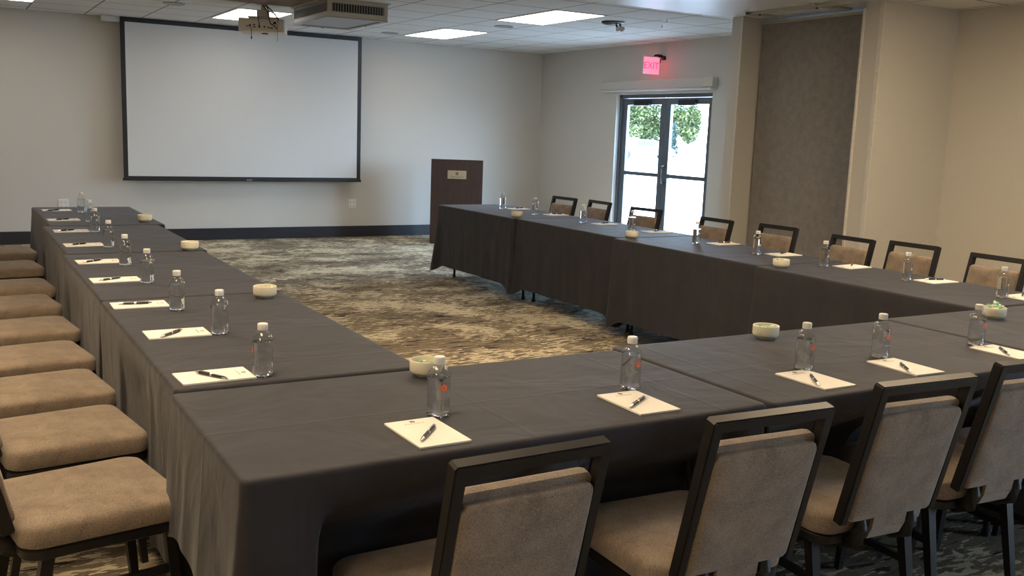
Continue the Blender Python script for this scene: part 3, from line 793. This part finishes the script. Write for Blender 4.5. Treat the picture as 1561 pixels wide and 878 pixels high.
ornd = ['nearest the camera', 'second from the near end', 'third from the near end', 'fourth from the near end', 'fifth, in the middle of the row', 'fourth from the far end', 'third from the far end', 'second from the far end', 'farthest from the camera']
fnd = ['leftmost', 'second from the left', 'third from the left', 'fourth from the left', 'rightmost']
for i, (x, y) in enumerate(LB):
    place(bot, used, (x, y, TZ), R(-104 - (0 if i == 0 else 22)), 'clear water bottle on the left table row, ' + ornd[i], 'water bottles on the left table row'); used = True
for i, (x, y) in enumerate(RB):
    place(bot, used, (x, y, TZ), R(54 + 3 * math.sin(i * 2)), 'clear water bottle on the right table row, ' + ornd[i], 'water bottles on the right table row')
for i, (x, y) in enumerate(FB):
    place(bot, used, (x, y, TZ), R((0, 8, 6, 2, 0)[i]), 'water bottle with orange flower mark on the front row, ' + fnd[i], 'water bottles on the front table row')

# ---------------------------------------------------------------- notepads and pens
def make_pad():
    root = empty('notepad', '', 'notepad')
    bm = bmesh.new(); box(bm, -.07, .07, -.107, .107, 0, .0055, .0006, 1); link('paper_block', bm, M['paper'], root)
    bm = bmesh.new(); petals(bm, 5, .009, .007, .0002, .0056, (0, .088)); link('flower_mark', bm, M['print'], root)
    bm = text_bm('MAGNOLIA', .0085, 1.35); bmesh.ops.translate(bm, vec=(0, .071, .0056), verts=bm.verts)
    link('printed_name', bm, M['faint_print'], root)
    return root
def make_pen():
    root = empty('pen', '', 'pen')
    def tb(name, pts, r_, mat):
        bm = bmesh.new(); tube(bm, pts, r_, 12); return link(name, bm, mat, root, True)
    tb('barrel', [(0, -.045, .0052), (0, -.03, .0052), (0, .0, .0052), (0, .05, .0052)], [.0048, .0052, .0050, .0048], M['pen_black'])
    tb('tip', [(0, -.068, .0045), (0, -.060, .0048), (0, -.045, .0052)], [.0008, .003, .0049], M['chrome'])
    tb('collar', [(0, -.004, .0052), (0, .004, .0052)], [.0055, .0055], M['chrome'])
    tb('button', [(0, .05, .0052), (0, .056, .0052), (0, .064, .0052)], [.004, .003, .003], M['chrome'])
    bm = bmesh.new(); box(bm, -.0018, .0018, .008, .054, .0108, .0120, .0004, 1); box(bm, -.0018, .0018, .05, .054, .0085, .0115); link('clip', bm, M['chrome'], root)
    return root
pad, pen = make_pad(), make_pen(); used = False
LP = [(.671, 2.872), (.693, 3.52), (.668, 4.13), (.675, 4.82), (.684, 5.475), (.70, 6.23), (.715, 7.02), (.745, 7.79), (.775, 8.60)]
LPEN = [((.694, 2.80), (.625, 2.912)), ((.627, 3.45), (.711, 3.538)), ((.589, 4.14), (.713, 4.122)), ((.60, 4.775), (.70, 4.842)), ((.608, 5.417), (.699, 5.485)), ((.621, 6.18), (.72, 6.25)), ((.63, 6.965), (.742, 7.03)), ((.675, 7.73), (.79, 7.79)), ((.692, 8.50), (.787, 8.56))]
RP = [(4.868, 2.957), (4.896, 3.505), (4.904, 4.113), (4.925, 4.717), (4.96, 5.348), (4.985, 6.174), (4.945, 6.832), (5.005, 7.708), (4.98, 8.37)]
FP = [((.945 + 1.093) / 2, 2.12), (1.692, 2.13), (2.402, 2.12), (2.850, 2.125), (3.445, 2.135)]
FPEN = [((.966, 2.045), (1.054, 2.146)), ((1.621, 2.079), (1.738, 2.154)), ((2.336, 2.045), (2.415, 2.154)), ((2.775, 2.045), (2.855, 2.152)), ((3.375, 2.077), (3.465, 2.181))]
def put_pen(c, ang, label, group, z=TZ + .0057):
    place(pen, put_pen.used, (c[0], c[1], z), ang, label, group); put_pen.used = True
put_pen.used = False
for i, (x, y) in enumerate(LP):
    place(pad, used, (x, y, TZ), R(-90 + (2, 0, -1, 1, 2, 1, 0, 1, 2)[i]), 'cream notepad on the left table row, ' + ornd[i], 'notepads on the left table row'); used = True
    a, b2 = LPEN[i]; ang = math.atan2(b2[1] - a[1], b2[0] - a[0]) - PI / 2
    put_pen(((a[0] + b2[0]) / 2, (a[1] + b2[1]) / 2), ang, 'black pen on the left row notepad, ' + ornd[i], 'pens on the left table row')
for i, (x, y) in enumerate(RP):
    place(pad, used, (x, y, TZ), R(90 + (0, -2, 3, -4, 2, -5, 3, 2, 0)[i]), 'cream notepad on the right table row, ' + ornd[i], 'notepads on the right table row')
    put_pen((x + .02, y + .02), R(90 + (30, -20, 35, 25, -15, 30, 20, -25, 10)[i]) + PI, 'black pen on the right row notepad, ' + ornd[i], 'pens on the right table row')
for i, (x, y) in enumerate(FP):
    place(pad, used, (x, y, TZ), R((1, -1, 0, -2, -2)[i]), 'cream notepad with a flower mark on the front row, ' + fnd[i], 'notepads on the front table row')
    a, b2 = FPEN[i]; ang = math.atan2(b2[1] - a[1], b2[0] - a[0]) - PI / 2
    put_pen(((a[0] + b2[0]) / 2, (a[1] + b2[1]) / 2), ang, 'black pen on the front row notepad, ' + fnd[i], 'pens on the front table row')

# ---------------------------------------------------------------- bowls of mints
def make_bowl():
    bm = bmesh.new()
    lathe(bm, [(0, .0), (.030, .0), (.032, .001), (.036, .006), (.044, .012), (.047, .0145), (.0472, .0165), (.0495, .0175), (.0505, .020), (.0505, .050), (.0500, .0525), (.0485, .0535), (.0470, .0525), (.0465, .050), (.0460, .020), (.038, .011), (.0, .008)], 40)
    return tag(link('candy_bowl', bm, M['cream'], None, True), '', 'bowl')
bowl = make_bowl(); used = False
def make_mint():
    root = empty('wrapped_mint', '', 'candy')
    bm = bmesh.new(); bmesh.ops.create_uvsphere(bm, u_segments=12, v_segments=8, radius=.0085); bmesh.ops.scale(bm, vec=(1, 1, .65), verts=bm.verts); link('mint', bm, M['mint_green'], root, True)
    for s_ in (-1, 1):
        bm = bmesh.new(); c_ = bm.verts.new((s_ * .007, 0, 0)); ring = []
        for k in range(7):
            a = -.9 + 1.8 * k / 6
            ring.append(bm.verts.new((s_ * (.007 + .011 * math.cos(a)), .011 * math.sin(a), (.002 if k % 2 else -.002))))
        for a, b2 in zip(ring, ring[1:]): bm.faces.new((c_, a, b2))
        wr_ = link('wrapper_end', bm, M['mint_white'], root); so = wr_.modifiers.new('thickness', 'SOLIDIFY'); so.thickness = .0006
    return root
mint = make_mint(); mused = False
BW = [(1.28, 7.59, 'bowl at the far end of the left row'), (1.235, 5.855, 'bowl midway along the left row'), (1.193, 4.154, 'bowl nearest the camera on the left row'), (1.262, 2.645, 'bowl behind the leftmost front bottle'),
      (2.735, 2.678, 'bowl at the back edge of the middle front table'), (4.10, 2.62, 'heaped bowl behind the rightmost front bottle'), (4.474, 7.539, 'bowl nearest the lectern'), (4.485, 5.839, 'bowl in front of the glass door'), (4.40, 4.225, 'bowl at the near joint of the right row')]
rnd = random.Random(3)
for i, (x, y, lab) in enumerate(BW):
    o = place(bowl, used, (x, y, TZ), 0, 'cream ceramic ' + lab, 'cream bowls of mints'); used = True
    full = i in (5, 4, 8, 6)
    spots = [(.0, .0, .0), (.022, .005, .0), (-.020, .012, .0), (.004, -.023, .0), (-.005, .026, .0), (-.020, -.014, 0), (.024, -.020, 0)]
    z1 = .036 if not full else .042
    for k in range(9 if i == 5 else 7):
        sx_, sy_, _ = spots[k % 7]
        zz = z1 + (.012 if k >= 7 else 0) + rnd.uniform(0, .005) + (.012 if i == 5 else 0)
        m_ = mint if not mused else copy_tree(mint); mused = True
        m_.location = (x + sx_, y + sy_, TZ + zz); m_.rotation_euler = (rnd.uniform(-.6, .6), rnd.uniform(-.6, .6), rnd.uniform(0, 6))
        m_['label'] = 'wrapped mint in the ' + lab; m_['group'] = 'wrapped mints in the bowl: ' + lab

# ---------------------------------------------------------------- outside
bm = bmesh.new(); box(bm, XR + .25, 260, -60, 420, -.12, -.02)
o = link('pavement', bm, M['concrete']); o['kind'] = 'structure'; o['label'] = 'sunlit pale pavement outside the glass door'
def leaves(bm, c, rad, n, size, rs):
    for _ in range(n):
        while True:
            p_ = Vector((rs.uniform(-1, 1), rs.uniform(-1, 1), rs.uniform(-1, 1)))
            if .45 < p_.length < 1: break
        p_ = Vector((p_.x * rad[0], p_.y * rad[1], p_.z * rad[2])) + Vector(c)
        a = Vector((rs.gauss(0, 1), rs.gauss(0, 1), rs.gauss(0, 1))).normalized(); b2 = a.cross(Vector((rs.gauss(0, 1), rs.gauss(0, 1), 1))).normalized()
        s_ = size * rs.uniform(.6, 1.3)
        bm.faces.new([bm.verts.new(p_ + a * s_), bm.verts.new(p_ + b2 * s_ * .6), bm.verts.new(p_ - a * s_), bm.verts.new(p_ - b2 * s_ * .6)])
def tree(x, y, h, w, label, seed, mat='leaf', low=.32):
    rs = random.Random(seed)
    t = empty('broadleaf_tree', label, 'tree', (x, y, -.02), 0, 'trees beyond the pavement')
    bm = bmesh.new(); tube(bm, [(0, 0, 0), (.05, .03, h * .25), (-.04, .05, h * .5), (0, 0, h * .8)], [h * .025, h * .02, h * .014, h * .005], 10)
    for k in range(6):
        a = k * 1.1; tube(bm, [(0, 0, h * (.3 + .07 * k)), (math.cos(a) * w * .3, math.sin(a) * w * .3, h * (.45 + .07 * k))], [h * .010, h * .003], 6)
    link('trunk', bm, M['bark'], t, True)
    bm = bmesh.new()
    for k in range(15):
        a = rs.uniform(0, 6.28); q = rs.uniform(0, .33) * w; z = h * rs.uniform(low + .02, .88)
        leaves(bm, (math.cos(a) * q, math.sin(a) * q, z), (w * .26, w * .26, h * .14), 420, .15, rs)
    link('foliage', bm, M[mat], t)
tree(57.3, 75.6, 5.4, 3.0, 'leafy green tree with a bare trunk in the left door pane', 1)
tree(59.0, 75.2, 5.2, 2.8, 'leafy green tree right of the bare trunk in the left door pane', 2)
tree(60.3, 73.2, 5.6, 3.0, 'leafy tree behind the middle stile of the glass door', 5)
tree(61.6, 72.3, 5.2, 2.4, 'bright green tree seen in the right door pane', 3)
rs = random.Random(9)
t = empty('conifer', 'slim dark conifer seen in the right door pane', 'tree', (53.3, 64.3, -.02))
bm = bmesh.new()
for k in range(10): leaves(bm, (0, 0, .3 + .26 * k), (.42 - .03 * k, .42 - .03 * k, .34), 130, .09, rs)
link('foliage', bm, M['leaf_dark'], t)
bm = bmesh.new(); tube(bm, [(0, 0, 0), (0, 0, 2.6)], [.08, .02], 8); link('trunk', bm, M['bark'], t)
t = empty('distant_building', 'low distant building with a reddish roof beyond the conifer', 'building', (118, 137, -.02), R(-40))
bm = bmesh.new(); box(bm, -3, 3, -2, 2, 0, .5); link('building_wall', bm, M['concrete'], t)
bm = bmesh.new(); vs = [bm.verts.new(p_) for p_ in ((-3.3, -2.3, .5), (3.3, -2.3, .5), (3.3, 2.3, .5), (-3.3, 2.3, .5), (-2.4, 0, 1.1), (2.4, 0, 1.1))]
for f_ in ((0, 1, 5, 4), (1, 2, 5), (2, 3, 4, 5), (3, 0, 4), (0, 1, 2, 3)): bm.faces.new([vs[i] for i in f_])
link('roof', bm, M['brick'], t)
# parked car
t = empty('parked_car', 'small blue grey car parked beyond the left door leaf', 'car', (43.3, 55.5, -.02), R(150))
bm = bmesh.new()
pr = [(-2.1, .35), (-2.1, .75), (-1.7, .9), (-1.1, .95), (-.6, 1.4), (.7, 1.42), (1.3, .98), (2.0, .88), (2.15, .6), (2.1, .35)]
for s_ in (-.8, .8):
    pass
a = [bm.verts.new((x, -.8, z)) for x, z in pr]; b2 = [bm.verts.new((x, .8, z)) for x, z in pr]
bm.faces.new(a); bm.faces.new(b2)
for i in range(len(pr)): bm.faces.new((a[i], a[(i + 1) % len(pr)], b2[(i + 1) % len(pr)], b2[i]))
link('car_body', bm, M['blue_paint'], t)
for x in (-1.35, 1.35):
    for y in (-.78, .78):
        bm = bmesh.new(); tube(bm, [(x, y - .1, .32), (x, y + .1, .32)], .32, 20); link('wheel', bm, M['rubber'], t, True)
bm = bmesh.new(); box(bm, -.55, .62, -.815, .815, 1.0, 1.32); link('car_window', bm, M['pen_black'], t)
bm = bmesh.new(); tube(bm, [(0, 0, 0), (0, 0, .95)], .045, 10); o = tag(link('bollard', bm, M['grey_metal'], None, True), 'thin grey bollard on the pavement seen low in the right door pane', 'bollard'); o.location = (17.3, 20.4, -.02)

# ---------------------------------------------------------------- daylight
w = bpy.data.worlds.new('World'); bpy.context.scene.world = w; w.use_nodes = True
nt = w.node_tree; bg = nt.nodes['Background']
SKY = 34.0
sky = N(nt, 'ShaderNodeTexSky', sky_type='NISHITA')
sky.sun_disc = False; sky.sun_elevation = R(50); sky.sun_rotation = R(60); sky.air_density = 1.0; sky.dust_density = 2.0
mx = N(nt, 'ShaderNodeMix', data_type='RGBA'); mx.inputs[0].default_value = .12
nt.links.new(sky.outputs[0], mx.inputs[6]); mx.inputs[6].default_value = (.5, .7, 1, 1)
# hazy bright sky: gradient from white horizon to soft blue zenith
tc = N(nt, 'ShaderNodeTexCoord'); sp = N(nt, 'ShaderNodeSeparateXYZ'); nt.links.new(tc.outputs['Generated'], sp.inputs[0])
gr = ramp(nt, sp.outputs[2], [(0, (.62, .80, 1.0)), (.35, (.42, .66, 1.0)), (1, (.28, .52, 1.0))])
nt.links.new(gr, mx.inputs[7]); mx.inputs[0].default_value = 1.0
nt.links.new(mx.outputs[2], bg.inputs[0]); bg.inputs[1].default_value = SKY
sun = bpy.data.lights.new('sun', 'SUN'); sun.energy = 20.0; sun.angle = R(.6); sun.color = (1, .96, .9)
so = bpy.data.objects.new('sun', sun); C.objects.link(so); so.rotation_euler = (R(35), R(8), R(20))
def portal(x, y0, y1, zt):
    l = bpy.data.lights.new('door_portal', 'AREA'); l.shape = 'RECTANGLE'; l.size = zt; l.size_y = y1 - y0; l.cycles.is_portal = True
    o = bpy.data.objects.new('door_portal', l); C.objects.link(o); o.location = (x, (y0 + y1) / 2, zt / 2); o.rotation_euler = (0, R(90), 0)
portal(XR + .19, DY0, DY1, DZ); portal(XN + .19, NY0, NY1, 2.2)

# ---------------------------------------------------------------- camera
yaw, pitch, roll, f = 0.53326014, 0.15887609, -0.03702271, 1473.37
cy, sy = math.cos(yaw), math.sin(yaw)
fwd = Vector((sy * math.cos(pitch), cy * math.cos(pitch), -math.sin(pitch)))
right = Vector((cy, -sy, 0)); down = fwd.cross(right)
r2 = right * math.cos(roll) + down * math.sin(roll); d2 = -right * math.sin(roll) + down * math.cos(roll)
cam = bpy.data.cameras.new('camera'); cam.sensor_width = 36; cam.lens = f / 1561 * 36; cam.clip_end = 600; cam.clip_start = .05
co = bpy.data.objects.new('camera', cam); C.objects.link(co)
mt = Matrix((r2, -d2, -fwd)).transposed().to_4x4(); mt.translation = Vector((0, 0, 1.506)); co.matrix_world = mt
S = bpy.context.scene; S.camera = co
S.view_settings.view_transform = 'Standard'; S.view_settings.look = 'None'
S.view_settings.gamma = 1; S.view_settings.use_curve_mapping = False; S.view_settings.exposure = 0.15
S.cycles.use_denoising = True; S.cycles.max_bounces = 10; S.cycles.transparent_max_bounces = 24; S.cycles.transmission_bounces = 10
S.cycles.caustics_refractive = False; S.cycles.caustics_reflective = False; S.cycles.sample_clamp_indirect = 4
